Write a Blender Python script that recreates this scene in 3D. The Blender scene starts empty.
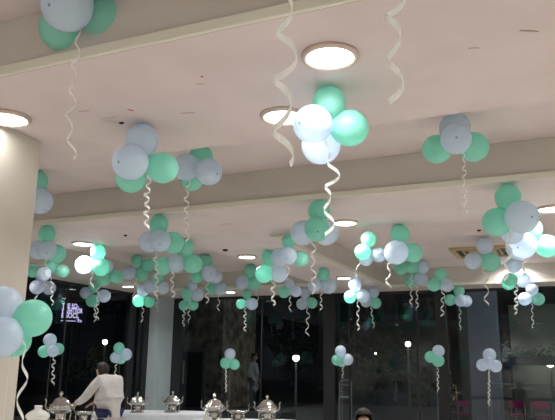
import bpy, bmesh, math, random
from mathutils import Vector, Matrix
random.seed(7)
C = bpy.context.scene.collection
PI = math.pi

# ------------------------------------------------------------------ camera
F = 664.0
CZ = 1.6
pit, rol, yaw = math.radians(13.3), math.radians(.78), math.radians(-23.9)
fw = Vector((math.sin(yaw)*math.cos(pit), math.cos(yaw)*math.cos(pit), math.sin(pit)))
rt0 = Vector((math.cos(yaw), -math.sin(yaw), 0)); up0 = rt0.cross(fw)
RT = math.cos(rol)*rt0 + math.sin(rol)*up0
UP = -math.sin(rol)*rt0 + math.cos(rol)*up0
cam = bpy.data.objects.new('camera', bpy.data.cameras.new('camera')); C.objects.link(cam)
cam.data.sensor_width = 36; cam.data.lens = 36*F/555
cam.data.clip_start = .05; cam.data.clip_end = 300
m = Matrix((RT, UP, -fw)).transposed().to_4x4(); m.translation = (0, 0, CZ)
cam.matrix_world = m
bpy.context.scene.camera = cam
O = Vector((0, 0, CZ))
def ray(px, py): return fw + RT*(px-277.5)/F + UP*(210-py)/F      # depth 1
def at_depth(px, py, d): return O + ray(px, py)*d
def at_z(px, py, z): r = ray(px, py); return O + r*(z-CZ)/r.z
def at_y(px, py, y): r = ray(px, py); return O + r*y/r.y
def at_x(px, py, x): r = ray(px, py); return O + r*x/r.x

# ------------------------------------------------------------------ materials
def mat(name, col, rough=.6, metal=0, **k):
    m = bpy.data.materials.new(name); m.use_nodes = True
    b = m.node_tree.nodes['Principled BSDF']
    b.inputs['Base Color'].default_value = (*col, 1)
    b.inputs['Roughness'].default_value = rough
    b.inputs['Metallic'].default_value = metal
    if 'emit' in k:
        b.inputs['Emission Color'].default_value = (*k.get('ecol', col), 1)
        b.inputs['Emission Strength'].default_value = k['emit']
    return m
def noisy(name, c1, c2, scale=3, rough=.7, lo=.4, hi=.65, bump=0, metal=0, detail=4):
    m = mat(name, c1, rough, metal); nt = m.node_tree; b = nt.nodes['Principled BSDF']
    tc = nt.nodes.new('ShaderNodeTexCoord'); n = nt.nodes.new('ShaderNodeTexNoise')
    n.inputs['Scale'].default_value = scale; n.inputs['Detail'].default_value = detail
    r = nt.nodes.new('ShaderNodeValToRGB')
    r.color_ramp.elements[0].position = lo; r.color_ramp.elements[1].position = hi
    r.color_ramp.elements[0].color = (*c1, 1); r.color_ramp.elements[1].color = (*c2, 1)
    nt.links.new(tc.outputs['Object'], n.inputs['Vector']); nt.links.new(n.outputs['Fac'], r.inputs['Fac'])
    nt.links.new(r.outputs['Color'], b.inputs['Base Color'])
    if bump:
        bp = nt.nodes.new('ShaderNodeBump'); bp.inputs['Strength'].default_value = bump
        bp.inputs['Distance'].default_value = .02
        nt.links.new(n.outputs['Fac'], bp.inputs['Height']); nt.links.new(bp.outputs['Normal'], b.inputs['Normal'])
    return m
M = {}
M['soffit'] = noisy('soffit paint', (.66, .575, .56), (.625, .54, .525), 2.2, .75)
M['face'] = noisy('coffer side paint', (.56, .525, .475), (.53, .50, .45), 2.5, .8)  # shade of the unlit upright coffer sides put into their colour
M['lip'] = mat('coffer lip paint', (.70, .68, .58), .6)
M['pillar'] = noisy('pillar paint', (.58, .54, .475), (.55, .51, .45), 2, .7)
M['colm'] = noisy('column paint', (.46, .54, .56), (.42, .51, .54), 2, .6)
M['wall'] = noisy('wall paint', (.84, .83, .81), (.80, .79, .77), 2, .8)
M['frame'] = mat('dark window frame', (.010, .011, .013), .6)
M['trim'] = mat('lamp ring', (.62, .50, .44), .35, .3)
M['lamp'] = mat('lit diffuser', (1, 1, 1), .5, emit=9, ecol=(1, .98, .95))
M['chrome'] = mat('polished steel', (.56, .55, .52), .12, 1)
M['cloth'] = noisy('white table linen', (.72, .76, .80), (.66, .70, .75), 9, .85)
M['black'] = mat('black', (.012, .012, .014), .5)
M['hair'] = mat('black hair', (.012, .010, .009), .6)
M['skin'] = mat('skin', (.42, .25, .17), .55)
M['shirt'] = noisy('white shirt', (.66, .64, .62), (.58, .56, .55), 12, .85)
M['navy'] = mat('navy cloth', (.02, .03, .10), .8)
M['knot'] = mat('balloon knot', (.25, .45, .42), .5)

def floor_mat():
    m = mat('floor tiles', (.6, .58, .54), .25); nt = m.node_tree; b = nt.nodes['Principled BSDF']
    tc = nt.nodes.new('ShaderNodeTexCoord'); br = nt.nodes.new('ShaderNodeTexBrick')
    br.offset = 0; br.inputs['Scale'].default_value = 1; br.inputs['Brick Width'].default_value = .8
    br.inputs['Row Height'].default_value = .8; br.inputs['Mortar Size'].default_value = .004
    br.inputs['Color1'].default_value = (.80, .76, .70, 1); br.inputs['Color2'].default_value = (.77, .74, .68, 1)
    br.inputs['Mortar'].default_value = (.3, .29, .27, 1)
    nt.links.new(tc.outputs['Object'], br.inputs['Vector']); nt.links.new(br.outputs['Color'], b.inputs['Base Color'])
    return m
M['floor'] = floor_mat()

def outer_fresnel(nt, ior):
    # reflection only where light meets the surface from outside
    f = nt.nodes.new('ShaderNodeFresnel'); f.inputs['IOR'].default_value = ior
    g = nt.nodes.new('ShaderNodeNewGeometry'); q = nt.nodes.new('ShaderNodeMath'); q.operation = 'SUBTRACT'; q.inputs[0].default_value = 1
    nt.links.new(g.outputs['Backfacing'], q.inputs[1])
    m = nt.nodes.new('ShaderNodeMath'); m.operation = 'MULTIPLY'; nt.links.new(f.outputs[0], m.inputs[0]); nt.links.new(q.outputs[0], m.inputs[1])
    return m
def glass_mat():
    m = bpy.data.materials.new('window glass'); m.use_nodes = True; nt = m.node_tree; nt.nodes.clear()
    o = nt.nodes.new('ShaderNodeOutputMaterial'); mx = nt.nodes.new('ShaderNodeMixShader')
    t = nt.nodes.new('ShaderNodeBsdfTransparent'); g = nt.nodes.new('ShaderNodeBsdfGlossy')
    t.inputs['Color'].default_value = (.82, .86, .88, 1); g.inputs['Roughness'].default_value = .01
    g.inputs['Color'].default_value = (.85, .95, 1, 1)
    f = outer_fresnel(nt, 1.5)
    nt.links.new(f.outputs[0], mx.inputs[0]); nt.links.new(t.outputs[0], mx.inputs[1]); nt.links.new(g.outputs[0], mx.inputs[2])
    nt.links.new(mx.outputs[0], o.inputs['Surface'])
    return m
M['glass'] = glass_mat()

def balloon_mat(name, col, dark):
    """thin rubber skin: scatters, lets light through and has a soft sheen; the crown has the small dark nipple of thicker rubber"""
    m = bpy.data.materials.new(name); m.use_nodes = True; nt = m.node_tree; nt.nodes.clear()
    N = nt.nodes.new
    o = N('ShaderNodeOutputMaterial')
    tc = N('ShaderNodeTexCoord'); sx = N('ShaderNodeSeparateXYZ'); mr = N('ShaderNodeMapRange')
    mr.inputs['From Min'].default_value = .992; mr.inputs['From Max'].default_value = .998
    nt.links.new(tc.outputs['Object'], sx.inputs[0]); nt.links.new(sx.outputs['Z'], mr.inputs['Value'])
    mc = N('ShaderNodeMix'); mc.data_type = 'RGBA'
    mc.inputs['A'].default_value = (*col, 1); mc.inputs['B'].default_value = (*dark, 1)
    nt.links.new(mr.outputs[0], mc.inputs['Factor'])
    d = N('ShaderNodeBsdfDiffuse'); t = N('ShaderNodeBsdfTranslucent'); g = N('ShaderNodeBsdfGlossy')
    g.inputs['Roughness'].default_value = .28
    for s in (d, t): nt.links.new(mc.outputs['Result'], s.inputs['Color'])
    a = N('ShaderNodeMixShader'); a.inputs[0].default_value = .55
    nt.links.new(d.outputs[0], a.inputs[1]); nt.links.new(t.outputs[0], a.inputs[2])
    f = outer_fresnel(nt, 1.4)
    b = N('ShaderNodeMixShader'); nt.links.new(f.outputs[0], b.inputs[0])
    nt.links.new(a.outputs[0], b.inputs[1]); nt.links.new(g.outputs[0], b.inputs[2])
    tp = N('ShaderNodeBsdfTransparent'); nt.links.new(mc.outputs['Result'], tp.inputs['Color'])
    c = N('ShaderNodeMixShader'); c.inputs[0].default_value = .16
    nt.links.new(b.outputs[0], c.inputs[1]); nt.links.new(tp.outputs[0], c.inputs[2])
    nt.links.new(c.outputs[0], o.inputs['Surface'])
    return m
M['g'] = balloon_mat('mint rubber', (.46, .93, .80), (.05, .34, .22))
M['b'] = balloon_mat('pale blue rubber', (.80, .89, 1.0), (.20, .32, .42))
def ribbon_mat():
    m = mat('ribbon satin', (.95, .96, .93), .3); b = m.node_tree.nodes['Principled BSDF']
    nt = m.node_tree; t = nt.nodes.new('ShaderNodeBsdfTranslucent'); t.inputs['Color'].default_value = (.97, .98, .95, 1)
    x = nt.nodes.new('ShaderNodeMixShader'); x.inputs[0].default_value = .45
    o = nt.nodes['Material Output']; nt.links.new(b.outputs[0], x.inputs[1]); nt.links.new(t.outputs[0], x.inputs[2]); nt.links.new(x.outputs[0], o.inputs['Surface'])
    return m
M['ribbon'] = ribbon_mat()

# ------------------------------------------------------------------ mesh helpers
def obj(name, bm, material, parent=None, smooth=False):
    me = bpy.data.meshes.new(name); bmesh.ops.recalc_face_normals(bm, faces=bm.faces); bm.to_mesh(me); bm.free()
    if isinstance(material, (list, tuple)):
        for x in material: me.materials.append(x)
    else: me.materials.append(material)
    if smooth:
        for p in me.polygons: p.use_smooth = True
    o = bpy.data.objects.new(name, me); C.objects.link(o)
    if parent: o.parent = parent
    return o
def box(bm, x0, x1, y0, y1, z0, z1, mi=0, bev=0):
    r = bmesh.ops.create_cube(bm, size=1)
    for v in r['verts']:
        v.co = Vector((x0+(v.co.x+.5)*(x1-x0), y0+(v.co.y+.5)*(y1-y0), z0+(v.co.z+.5)*(z1-z0)))
    fs = set(f for v in r['verts'] for f in v.link_faces)
    for f in fs: f.material_index = mi
    if bev:
        es = set(e for v in r['verts'] for e in v.link_edges)
        bmesh.ops.bevel(bm, geom=list(es), offset=bev, segments=2, affect='EDGES')
    return fs
def bx(*a, **k):
    bm = bmesh.new(); box(bm, *a, **k); return bm
def lathe(bm, prof, n=24, M4=None, mi=0):
    rings = []
    for r, z in prof:
        if r < 1e-5: rings.append([bm.verts.new((0, 0, z))])
        else: rings.append([bm.verts.new((r*math.cos(2*PI*k/n), r*math.sin(2*PI*k/n), z)) for k in range(n)])
    for a, b in zip(rings, rings[1:]):
        for k in range(n):
            k2 = (k+1) % n
            if len(a) == 1 and len(b) == 1: continue
            if len(a) == 1: f = bm.faces.new((a[0], b[k], b[k2]))
            elif len(b) == 1: f = bm.faces.new((a[k], b[0], a[k2]))
            else: f = bm.faces.new((a[k], b[k], b[k2], a[k2]))
            f.material_index = mi
    if M4:
        for ring in rings:
            for v in ring: v.co = M4 @ v.co
    return bm
def tube(bm, pts, r, n=8, mi=0):
    pts = [Vector(p) for p in pts]; rs = r if isinstance(r, (list, tuple)) else [r]*len(pts)
    prev = None; rings = []
    for i, p in enumerate(pts):
        t = (pts[min(i+1, len(pts)-1)]-pts[max(i-1, 0)]).normalized()
        a = prev if prev and abs(prev.dot(t)) < .95 else (Vector((0, 0, 1)) if abs(t.z) < .9 else Vector((1, 0, 0)))
        e1 = (a - t*a.dot(t)).normalized(); e2 = t.cross(e1); prev = e1
        rings.append([bm.verts.new(p+(e1*math.cos(2*PI*k/n)+e2*math.sin(2*PI*k/n))*rs[i]) for k in range(n)])
    for a, b in zip(rings, rings[1:]):
        for k in range(n): bm.faces.new((a[k], a[(k+1) % n], b[(k+1) % n], b[k])).material_index = mi
    bm.faces.new(rings[0]); bm.faces.new(rings[-1][::-1])
    return bm
def empty(name, loc, rz=0):
    o = bpy.data.objects.new(name, None); C.objects.link(o); o.location = loc; o.rotation_euler = (0, 0, rz)
    o.empty_display_size = .1
    return o
def tag(o, label, cat, group=None, kind=None):
    o['label'] = label; o['category'] = cat
    if group: o['group'] = group
    if kind: o['kind'] = kind
    return o
def struct(name, bm, m, parent=None, smooth=False):
    o = obj(name, bm, m, parent, smooth)
    if not parent: o['kind'] = 'structure'
    return o

# ------------------------------------------------------------------ the hall
ZS, ZR = 3.5, 3.93            # soffit of the beams, recessed ceiling of the coffers
XL, XR, YB, YF = -10.9, 6.0, -7.0, 16.6
X3, X2, X1, XA = -9.5, -5.45, -4.05, 2.2
struct('floor', bx(XL-.15, XR+.2, YB-.2, YF+.15, -.2, 0), M['floor'])
struct('ceiling', bx(XL-.15, XR+.2, YB-.2, YF+.15, ZR, ZR+.25), M['soffit'])
def beam(x0, x1, y0, y1):
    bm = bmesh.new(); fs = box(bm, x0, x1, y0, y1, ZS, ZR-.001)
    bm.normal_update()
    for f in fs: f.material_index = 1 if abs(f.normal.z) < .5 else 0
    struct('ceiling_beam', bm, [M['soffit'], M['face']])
YEND = 14.8
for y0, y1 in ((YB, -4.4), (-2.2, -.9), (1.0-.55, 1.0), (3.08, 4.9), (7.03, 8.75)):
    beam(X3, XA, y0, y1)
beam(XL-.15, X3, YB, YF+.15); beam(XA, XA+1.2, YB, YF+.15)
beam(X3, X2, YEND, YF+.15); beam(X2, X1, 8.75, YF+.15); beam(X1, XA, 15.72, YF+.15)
# thin lip moulding round the foot of each coffer side that faces the room
def lip(x0, x1, y0, y1): struct('ceiling_trim', bx(x0, x1, y0, y1, ZS, ZS+.065, bev=.004), M['lip'])
for y in (3.08, 7.03, -2.2): lip(X3, XA, y-.035, y-.001)
lip(X3, X2, YEND-.035, YEND-.001); lip(X1+.035, XA, 15.72-.035, 15.72-.001)
lip(X1+.001, X1+.035, 8.75, 15.70)
# small lights of the wall behind, right wall, back wall
struct('wall_back', bx(XL-.15, XR+.2, YB-.2, YB, 0, ZR), M['wall'])
struct('wall_right', bx(XR, XR+.2, YB, YF+.15, 0, ZR), M['wall'])
struct('wall_left', bx(XL-.15, XL, YB, 1.0, 0, ZS), M['wall'])
struct('baseboard_back', bx(XL, XR, YB, YB+.02, 0, .12), M['frame'])
# near pillar and corner column
struct('pillar', bx(-4.85, -4.145, 3.55, 4.23, 0, ZS, bev=.012), M['pillar'])
struct('pillar', bx(XL, -10.58, 15.75, YF, 0, ZS, bev=.01), M['colm'])
# glazing ------------------------------------------------------------
win = [0]
def window_y(x0, x1, y, lm, rm, mull=()):
    """glazed bay in the far wall"""
    win[0] += 1
    bm = bmesh.new()
    box(bm, x0, x0+lm, y-.05, y+.10, 0, ZS); box(bm, x1-rm, x1, y-.05, y+.10, 0, ZS)
    box(bm, x0+lm, x1-rm, y-.04, y+.08, ZS-.06, ZS); box(bm, x0+lm, x1-rm, y-.04, y+.08, 0, .12)
    for a, w in mull: box(bm, a-w/2, a+w/2, y-.02, y+.05, .12, ZS-.06)
    o = struct('window_%d' % win[0], bm, M['frame'])
    obj('pane', bx(x0+lm, x1-rm, y+.0, y+.012, .12, ZS-.06), M['glass'], o)
def window_x(y0, y1, x, fm=.06, mull=()):
    win[0] += 1
    bm = bmesh.new()
    box(bm, x-.1, x+.05, y0, y0+fm, 0, ZS); box(bm, x-.1, x+.05, y1-fm, y1, 0, ZS)
    box(bm, x-.08, x+.04, y0+fm, y1-fm, ZS-.06, ZS); box(bm, x-.08, x+.04, y0+fm, y1-fm, 0, .12)
    for a, w in mull: box(bm, x-.05, x+.02, a-w/2, a+w/2, .12, ZS-.06)
    o = struct('window_%d' % win[0], bm, M['frame'])
    obj('pane', bx(x-.012, x, y0+fm, y1-fm, .12, ZS-.06), M['glass'], o)
window_y(-10.58, -5.86, YF, .30, .12, ((-7.77, .03),))
window_y(-5.86, -2.86, YF, .18, .22, ((-5.30, .03), (-3.55, .05)))
window_y(-2.86, XR, YF, .03, .1, ((.6, .05), (3.4, .05)))
window_x(1.0, 5.2, XL); window_x(5.2, 9.9, XL, mull=((7.6, .04),)); window_x(9.9, 14.9, XL, .05, ((12.4, .03),))
window_x(14.9, 15.75, XL, .22)

# ------------------------------------------------------------------ ceiling lights
def make_light():
    root = empty('ceiling_light', (0, 0, 0))
    bm = bmesh.new()
    lathe(bm, [(.143, .006), (.146, -.012), (.160, -.020), (.174, -.014), (.178, 0), (.178, .012), (.143, .012), (.143, .006)], 40)
    obj('frame', bm, M['trim'], root, True)
    bm = bmesh.new(); lathe(bm, [(0, -.013), (.08, -.012), (.135, -.008), (.1435, -.002), (.1435, .008), (0, .008)], 40)
    obj('diffuser', bm, M['lamp'], root, True)
    ld = bpy.data.lights.new('led', 'AREA'); ld.shape = 'DISK'; ld.size = .27; ld.energy = 16.5; ld.spread = math.radians(150); ld.color = (1, .985, .985)
    lo = bpy.data.objects.new('led', ld); C.objects.link(lo); lo.parent = root; lo.location = (0, 0, -.022)
    return root
def copy_tree(o, parent=None):
    c = o.copy(); C.objects.link(c); c.parent = parent
    for ch in list(o.children): copy_tree(ch, c)
    return c
L = [
 (at_z(330, 55, ZS), 'large round downlight whose glowing disc and bronze ring show whole above the balloons'),
 (at_z(8, 117, ZS), 'round downlight shining next to the top of the beige pillar'),
 (at_z(283, 115, ZS), 'round downlight half hidden behind the curled end of a long white ribbon'),
 (at_z(83, 243, ZS), 'downlight glowing just above a bright mint and white balloon trio'),
 (at_z(551, 208, ZS), 'downlight cut by the photo edge beside the large grey and mint balloons'),
 (at_z(345, 222, ZS), 'round downlight on the second beam beside a spiral ribbon'),
 (at_z(247, 256, ZS), 'flat looking downlight alone on the ceiling before the glowing cyan balloons'),
 (at_z(355, 277, ZS)+Vector((-.25, 0, 0)), 'downlight whose glare streaks over the bright mint trio by the dark window'),
 (at_z(128, 286, ZS), 'downlight near the glass wall beside the corner column'),
 (at_z(230, 291.5, ZS), 'small downlight right above the head of the far glazing'),
 (at_z(515, 262, ZR), 'downlight in the recess next to the air conditioner'),
]
hidden = [Vector((-7.1, 4.0, ZS)), Vector((2.8, 8.2, ZS)), Vector((2.8, 12.4, ZS)), Vector((2.8, 4.2, ZS)),
          Vector((-1.5, -1.5, ZS)), Vector((-5.2, -1.5, ZS)), Vector((1.5, -1.5, ZS)), Vector((-8.3, -1.5, ZS)),
          Vector((-1.5, -5.6, ZS)), Vector((-5.2, -5.6, ZS)), Vector((-10.2, 5.6, ZS)), Vector((-10.2, 9.6, ZS)), Vector((0.4, 16.15, ZS)), Vector((-8.3, -5.9, ZS)), Vector((-3.4, -6.2, ZS)), Vector((.4, -6.2, ZS)), Vector((3.2, -5.6, ZS)), Vector((3.2, -1.5, ZS)), Vector((4.6, 2, ZR)), Vector((4.9, 6, ZR)), Vector((4.9, 10.5, ZR)), Vector((4.6, 14.5, ZR))]
GL = 'round downlights of the banquet hall ceiling'
proto = None
for p, lab in L:
    o = make_light() if proto is None else copy_tree(proto)
    proto = proto or o
    o.location = (p.x, p.y, p.z-.0125); tag(o, lab, 'ceiling light', GL)
    if 'beige pillar' in lab:
        for ch in o.children:
            if ch.type == 'LIGHT': ch.data = ch.data.copy(); ch.data.energy = .5
for p in hidden:  # unseen lamps added for more bounce on ceiling and balloons
    o = copy_tree(proto); o.location = (p.x, p.y, p.z-.0125); tag(o, 'round downlight outside the photo that lights the rest of the hall', 'ceiling light', 'round downlights beyond the photo')

for ch in proto.children:
    if ch.type == 'LIGHT': ch.data = ch.data.copy(); ch.data.energy = 10

# ------------------------------------------------------------------ air conditioner cassette
def cassette():
    P = [at_z(448, 248, ZR), at_z(465, 257, ZR), at_z(515, 253, ZR), at_z(505, 245, ZR)]
    cx = sum(p.x for p in P)/4; cy = sum(p.y for p in P)/4
    root = empty('air_conditioner', (cx, cy, ZR-.002))
    tag(root, 'square ceiling air conditioner with tan frame and dark slots in the recess', 'air conditioner')
    s = .58; tan = mat('aged plastic', (.50, .36, .20), .5)
    bm = bmesh.new()
    box(bm, -s, s, -s, -s+.10, -.05, 0); box(bm, -s, s, s-.10, s, -.05, 0)
    box(bm, -s, -s+.10, -s+.1, s-.1, -.05, 0); box(bm, s-.10, s, -s+.1, s-.1, -.05, 0)
    obj('frame', bm, tan, root)
    obj('duct', bx(-s+.1, s-.1, -s+.1, s-.1, -.012, 0), M['black'], root)
    for k in range(4):
        a = k*PI/2; bm = bmesh.new(); box(bm, -.34, .34, .33, .37, -.045, -.012)
        bmesh.ops.rotate(bm, verts=bm.verts, cent=(0, 0, 0), matrix=Matrix.Rotation(a, 3, 'Z'))
        obj('louvre', bm, tan, root)
    bm = bx(-.27, .27, -.27, .27, -.05, -.012, bev=.01); g = obj('intake_grille', bm, mat('grille tan', (.55, .44, .30), .5), root)
cassette()

# marks and fixings on the beam soffits
def mark(px, py, z, rx, ry, ang, m, lab, name='ceiling_plug', cat='ceiling plug', t=.012):
    p = at_z(px, py, z); bm = bmesh.new()
    lathe(bm, [(0, 0), (.9, 0), (1, -.35), (.6, -1), (0, -1.1)], 14)
    for v in bm.verts: v.co = Vector((v.co.x*rx, v.co.y*ry, v.co.z*t))
    o = obj(name, bm, m, None, True); o.location = (p.x, p.y, z); o.rotation_euler = (0, 0, ang); tag(o, lab, cat)
M['red'] = mat('red tape', (.55, .06, .06), .6); M['smudge'] = mat('old putty', (.42, .35, .28), .9)
M['peel'] = mat('flaking paint', (.50, .40, .35), .9)
mark(225.3, 249.5, ZS, .05, .05, 0, M['black'], 'black plug in the soffit up from the lone flat downlight', t=.03)
mark(125.5, 235, ZS, .03, .03, 0, M['black'], 'black plug in the soffit beside the stack over the corner column', t=.02)
mark(121.5, 122.5, ZS, .022, .016, .3, M['black'], 'dark plug beside the top of the pale trio near the beam edge')
mark(479, 230, ZS, .03, .03, 0, M['black'], 'dark plug near the edge of the beam before the air conditioner', t=.02)
mark(130.5, 110, ZS, .028, .010, 1.0, M['red'], 'scrap of red tape stuck to the first beam', 'tape', 'tape', .004)
mark(202, 76.5, ZS, .014, .008, 1.2, M['red'], 'tiny red tape scrap high on the first beam', 'tape', 'tape', .004)
mark(200, 84, ZS, .03, .008, .2, M['peel'], 'flake of peeling paint below the tiny red tape scrap', 'paint_flake', 'paint flake', .002)
mark(188, 113, ZS, .06, .015, .2, M['peel'], 'long paint flake next to the beam edge above the pale balloons', 'paint_flake', 'paint flake', .002)
mark(474, 48, ZS, .035, .012, .3, M['peel'], 'small grey paint flake on the plain side of the first beam', 'paint_flake', 'paint flake', .002)
mark(529, 31, ZS, .06, .012, .5, M['smudge'], 'brownish putty smudge on the plain side of the first beam', 'putty_smudge', 'smudge', .002)
mark(84, 111, ZS, .05, .012, .2, M['peel'], 'paint flake beside the thin spiral ribbon of the first beam', 'paint_flake', 'paint flake', .002)
mark(108, 118, ZS, .07, .008, .1, M['peel'], 'thin paint flake beside the dark plug of the first beam', 'paint_flake', 'paint flake', .002)
mark(226, 224, ZS, .10, .02, .1, M['peel'], 'broad paint flake on the second beam above the black plug', 'paint_flake', 'paint flake', .002)
mark(276, 236, ZS, .12, .02, .1, M['peel'], 'dark paint flake on the second beam beside the mint balloon top', 'paint_flake', 'paint flake', .002)
mark(488, 235, ZS, .25, .03, .05, M['peel'], 'long paint flake on the beam edge before the air conditioner', 'paint_flake', 'paint flake', .002)

# ------------------------------------------------------------------ balloons
def balloon_mesh(col, hi=True):
    bm = bmesh.new(); pr = []; n = 20 if hi else 12
    for i in range(n+1):
        t = PI*i/n; r = math.sin(t); z = math.cos(t)
        if z < 0: z *= 1.14; r *= 1-.10*(z*z)*.5
        pr.append((r if 0 < i < n else 0, z))
    pr = pr[:-1]+[(.05, -1.16), (.035, -1.19), (0, -1.19)] if hi else pr
    lathe(bm, pr, 32 if hi else 20)
    me = bpy.data.meshes.new('balloon'); bmesh.ops.recalc_face_normals(bm, faces=bm.faces); bm.to_mesh(me); bm.free()
    me.materials.append(M[col])
    for p in me.polygons: p.use_smooth = True
    return me
def knot_mesh():
    bm = bmesh.new(); lathe(bm, [(0, -1.15), (.05, -1.17), (.06, -1.21), (.03, -1.24), (.05, -1.30), (.075, -1.33), (0, -1.31)], 12)
    me = bpy.data.meshes.new('knot'); bmesh.ops.recalc_face_normals(bm, faces=bm.faces); bm.to_mesh(me); bm.free(); me.materials.append(M['knot']); return me
BM = {'g': balloon_mesh('g'), 'b': balloon_mesh('b')}; KM = knot_mesh()

def curl(path, amp, turns, width, phase=0, taper=0, steps=16):
    """flat ribbon wound round a hanging line; the band stands roughly along the line"""
    bm = bmesh.new(); path = [Vector(p) for p in path]
    L_ = [0]
    for a, b in zip(path, path[1:]): L_.append(L_[-1]+(b-a).length)
    def P(s):
        d = s*L_[-1]
        for i in range(len(path)-1):
            if d <= L_[i+1] or i == len(path)-2:
                return path[i].lerp(path[i+1], (d-L_[i])/max(1e-6, L_[i+1]-L_[i]))
    n = max(8, int(turns*steps)); prev = None; th = width*.03+.0004
    for i in range(n+1):
        s = i/n; a = phase+2*PI*turns*s; am = amp*min(1, .25+s*2.2)*(1+.25*math.sin(3.1*s*turns+phase))
        c = P(s); rd = Vector((math.cos(a), math.sin(a), 0)); p = c+rd*am
        w = (Vector((0, 0, 1))+Vector((-math.sin(a), math.cos(a), 0))*.35).normalized()*width/2
        q = [bm.verts.new(p+w-rd*th), bm.verts.new(p-w-rd*th), bm.verts.new(p-w+rd*th), bm.verts.new(p+w+rd*th)]
        if prev:
            for k in range(4): bm.faces.new((prev[k], prev[(k+1) % 4], q[(k+1) % 4], q[k]))
        else: bm.faces.new(q)
        prev = q
    bm.faces.new(prev[::-1])
    return bm

HOLES = [(X3, XA, 1.0, 3.08), (X3, XA, 4.9, 7.03), (X3, X2, 8.75, YEND), (X1, XA, 8.75, 15.72)]
def ceil_at(p, r):
    for x0, x1, y0, y1 in HOLES:
        if x0+r*.3 < p.x < x1-r*.3 and y0+r*.3 < p.y < y1-r*.3: return ZR
    return ZS
GC = 'balloon clusters floating against the ceiling'
def cluster(label, balls, ribs=(), depth=None, z=None, group=GC, cat='balloon cluster', detail=True, line=False, shift=None):
    px, py, d0 = balls[0][:3]
    if depth is None:
        zc = z
        for _ in range(1):
            best = None
            for zz in ((ZS, ZR) if z is None else (z,)):
                # centre height = ceiling minus radius, radius follows from the depth
                t = (zz-CZ)/(ray(px, py).z + (d0/2/F)*1.03)
                p = O+ray(px, py)*t
                if z is not None or ceil_at(p, d0*t/F/2) == zz: best = t; break
            if best is None: best = (ZS-CZ)/(ray(px, py).z+(d0/2/F)*1.03)
        depth = best
    if shift: depth *= shift
    cs = []
    for b in balls:
        x, y, d = b[:3]; sg = b[4] if len(b) > 4 else -1
        off = 0; found = False
        for k in range(60):
            off = sg*k*.012*depth*d0/F*2
            dd = depth+off; c = O+ray(x, y)*dd; R = d*dd/F/2
            if c.z+R*1.04 > ceil_at(c, R)-0 and k < 59 and sg < 0 and False: continue
            if all((c-c2).length > (R+R2)*.93 for c2, R2, _ in cs): found = True; break
        cs.append((c, R, b[3]))
    ctr = sum((c for c, R, _ in cs), Vector())/len(cs)
    root = empty('balloon_cluster', ctr); tag(root, label, cat, group)
    for c, R, col in cs:
        # keep every balloon under the ceiling
        lim = ceil_at(c, R)-R*1.03
        if c.z > lim and c.z-lim < .12: c.z = lim
        b = bpy.data.objects.new('balloon', BM[col]); C.objects.link(b); b.parent = root
        b.location = c-ctr; b.scale = (R, R, R)
        ax = (c-ctr) if (c-ctr).length > .02 else Vector((0, 0, 1))
        b.rotation_mode = 'QUATERNION'; b.rotation_quaternion = ax.to_track_quat('Z', 'Y')
        b['label'] = 'mint green balloon' if col == 'g' else 'pale blue white balloon'
        if detail:
            k = bpy.data.objects.new('knot', KM); C.objects.link(k); k.parent = b
    tc, tr, _ = max(cs, key=lambda q: q[0].z+q[1]); zc_ = ceil_at(tc, tr)
    if zc_-tc.z-tr > .05 and not line:
        obj('string', tube(bmesh.new(), [tc-ctr+Vector((0, 0, tr*.95)), Vector((tc.x, tc.y, zc_))-Vector((0, 0, .003))-ctr], .001, 4), M['ribbon'], root)
    hd = Vector((fw.x, fw.y, 0)).normalized()
    D = (ctr-O).dot(hd)
    def onplane(x, y):
        r = ray(x, y); return O+r*(D/r.dot(hd))
    for rb in ribs:
        pts, amp, turns, w = rb[:4]
        path = [onplane(*q)-ctr for q in pts]; sc = depth/F
        path = [Vector((0, 0, -.02))]+path if len(rb) < 5 else path
        obj('ribbon', curl(path, amp*sc, turns, w*sc, random.random()*6), M['ribbon'], root)
    if line:
        bm = bmesh.new(); zb = 0.0
        tube(bm, [(0, 0, -.05), (0, 0, zb-ctr.z+.03)], .0012, 4); obj('thread', bm, M['ribbon'], root)
        bm = bmesh.new(); lathe(bm, [(0, zb-ctr.z), (.05, zb-ctr.z), (.05, zb-ctr.z+.02), (.02, zb-ctr.z+.05), (0, zb-ctr.z+.05)], 12); obj('weight', bm, M['ribbon'], root, True)
    return root

cluster('large balloons cut by the top of the photo in the first coffer',
  [(67, 6, 51, 'b', 0), (62, 29, 45, 'g', 1), (106, 20, 45, 'g', 1), (95, -28, 46, 'b', 1)], [([(76, 52), (74, 80), (69, 120), (72, 158)], 3.5, 6, 2.4)], z=ZR)
cluster('two pale and two mint balloons at the first beam edge nearest the beige pillar',
  [(142, 140, 33, 'b', 0), (163, 168, 31, 'g', 0), (130, 162, 36, 'b', -1), (131, 178, 30, 'g', 1)], [([(152, 165), (147, 190), (146, 228)], 2.6, 8, 2.2)])
cluster('four balloons whose mint top is sliced off by the first beam edge',
  [(201, 158, 25, 'g', 0), (186, 167, 27, 'b', -1), (209, 172, 27, 'b', -1), (192, 180, 22, 'g', 1)], [([(187, 186), (186, 215), (188, 242)], 2.2, 7, 1.7)], z=ZR)
cluster('four big balloons under the whole glowing downlight',
  [(329, 103, 34, 'g', 0), (350, 128, 37, 'g', 0), (321, 145, 39, 'b', 1), (312.5, 124, 39, 'b', -1)], [([(327, 152), (335, 176), (326, 198), (331, 236)], 4.5, 4.5, 3.2)])
cluster('two mint balloons flanking two blue ones stacked under the first beam edge',
  [(455, 128, 31, 'b', 0), (437, 149, 29, 'g', 0), (474, 147, 30, 'g', 0), (456, 139, 31, 'b', -1)], [([(464, 156), (464, 185), (466, 215)], 1.8, 8, 1.8)], z=ZR)
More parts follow.
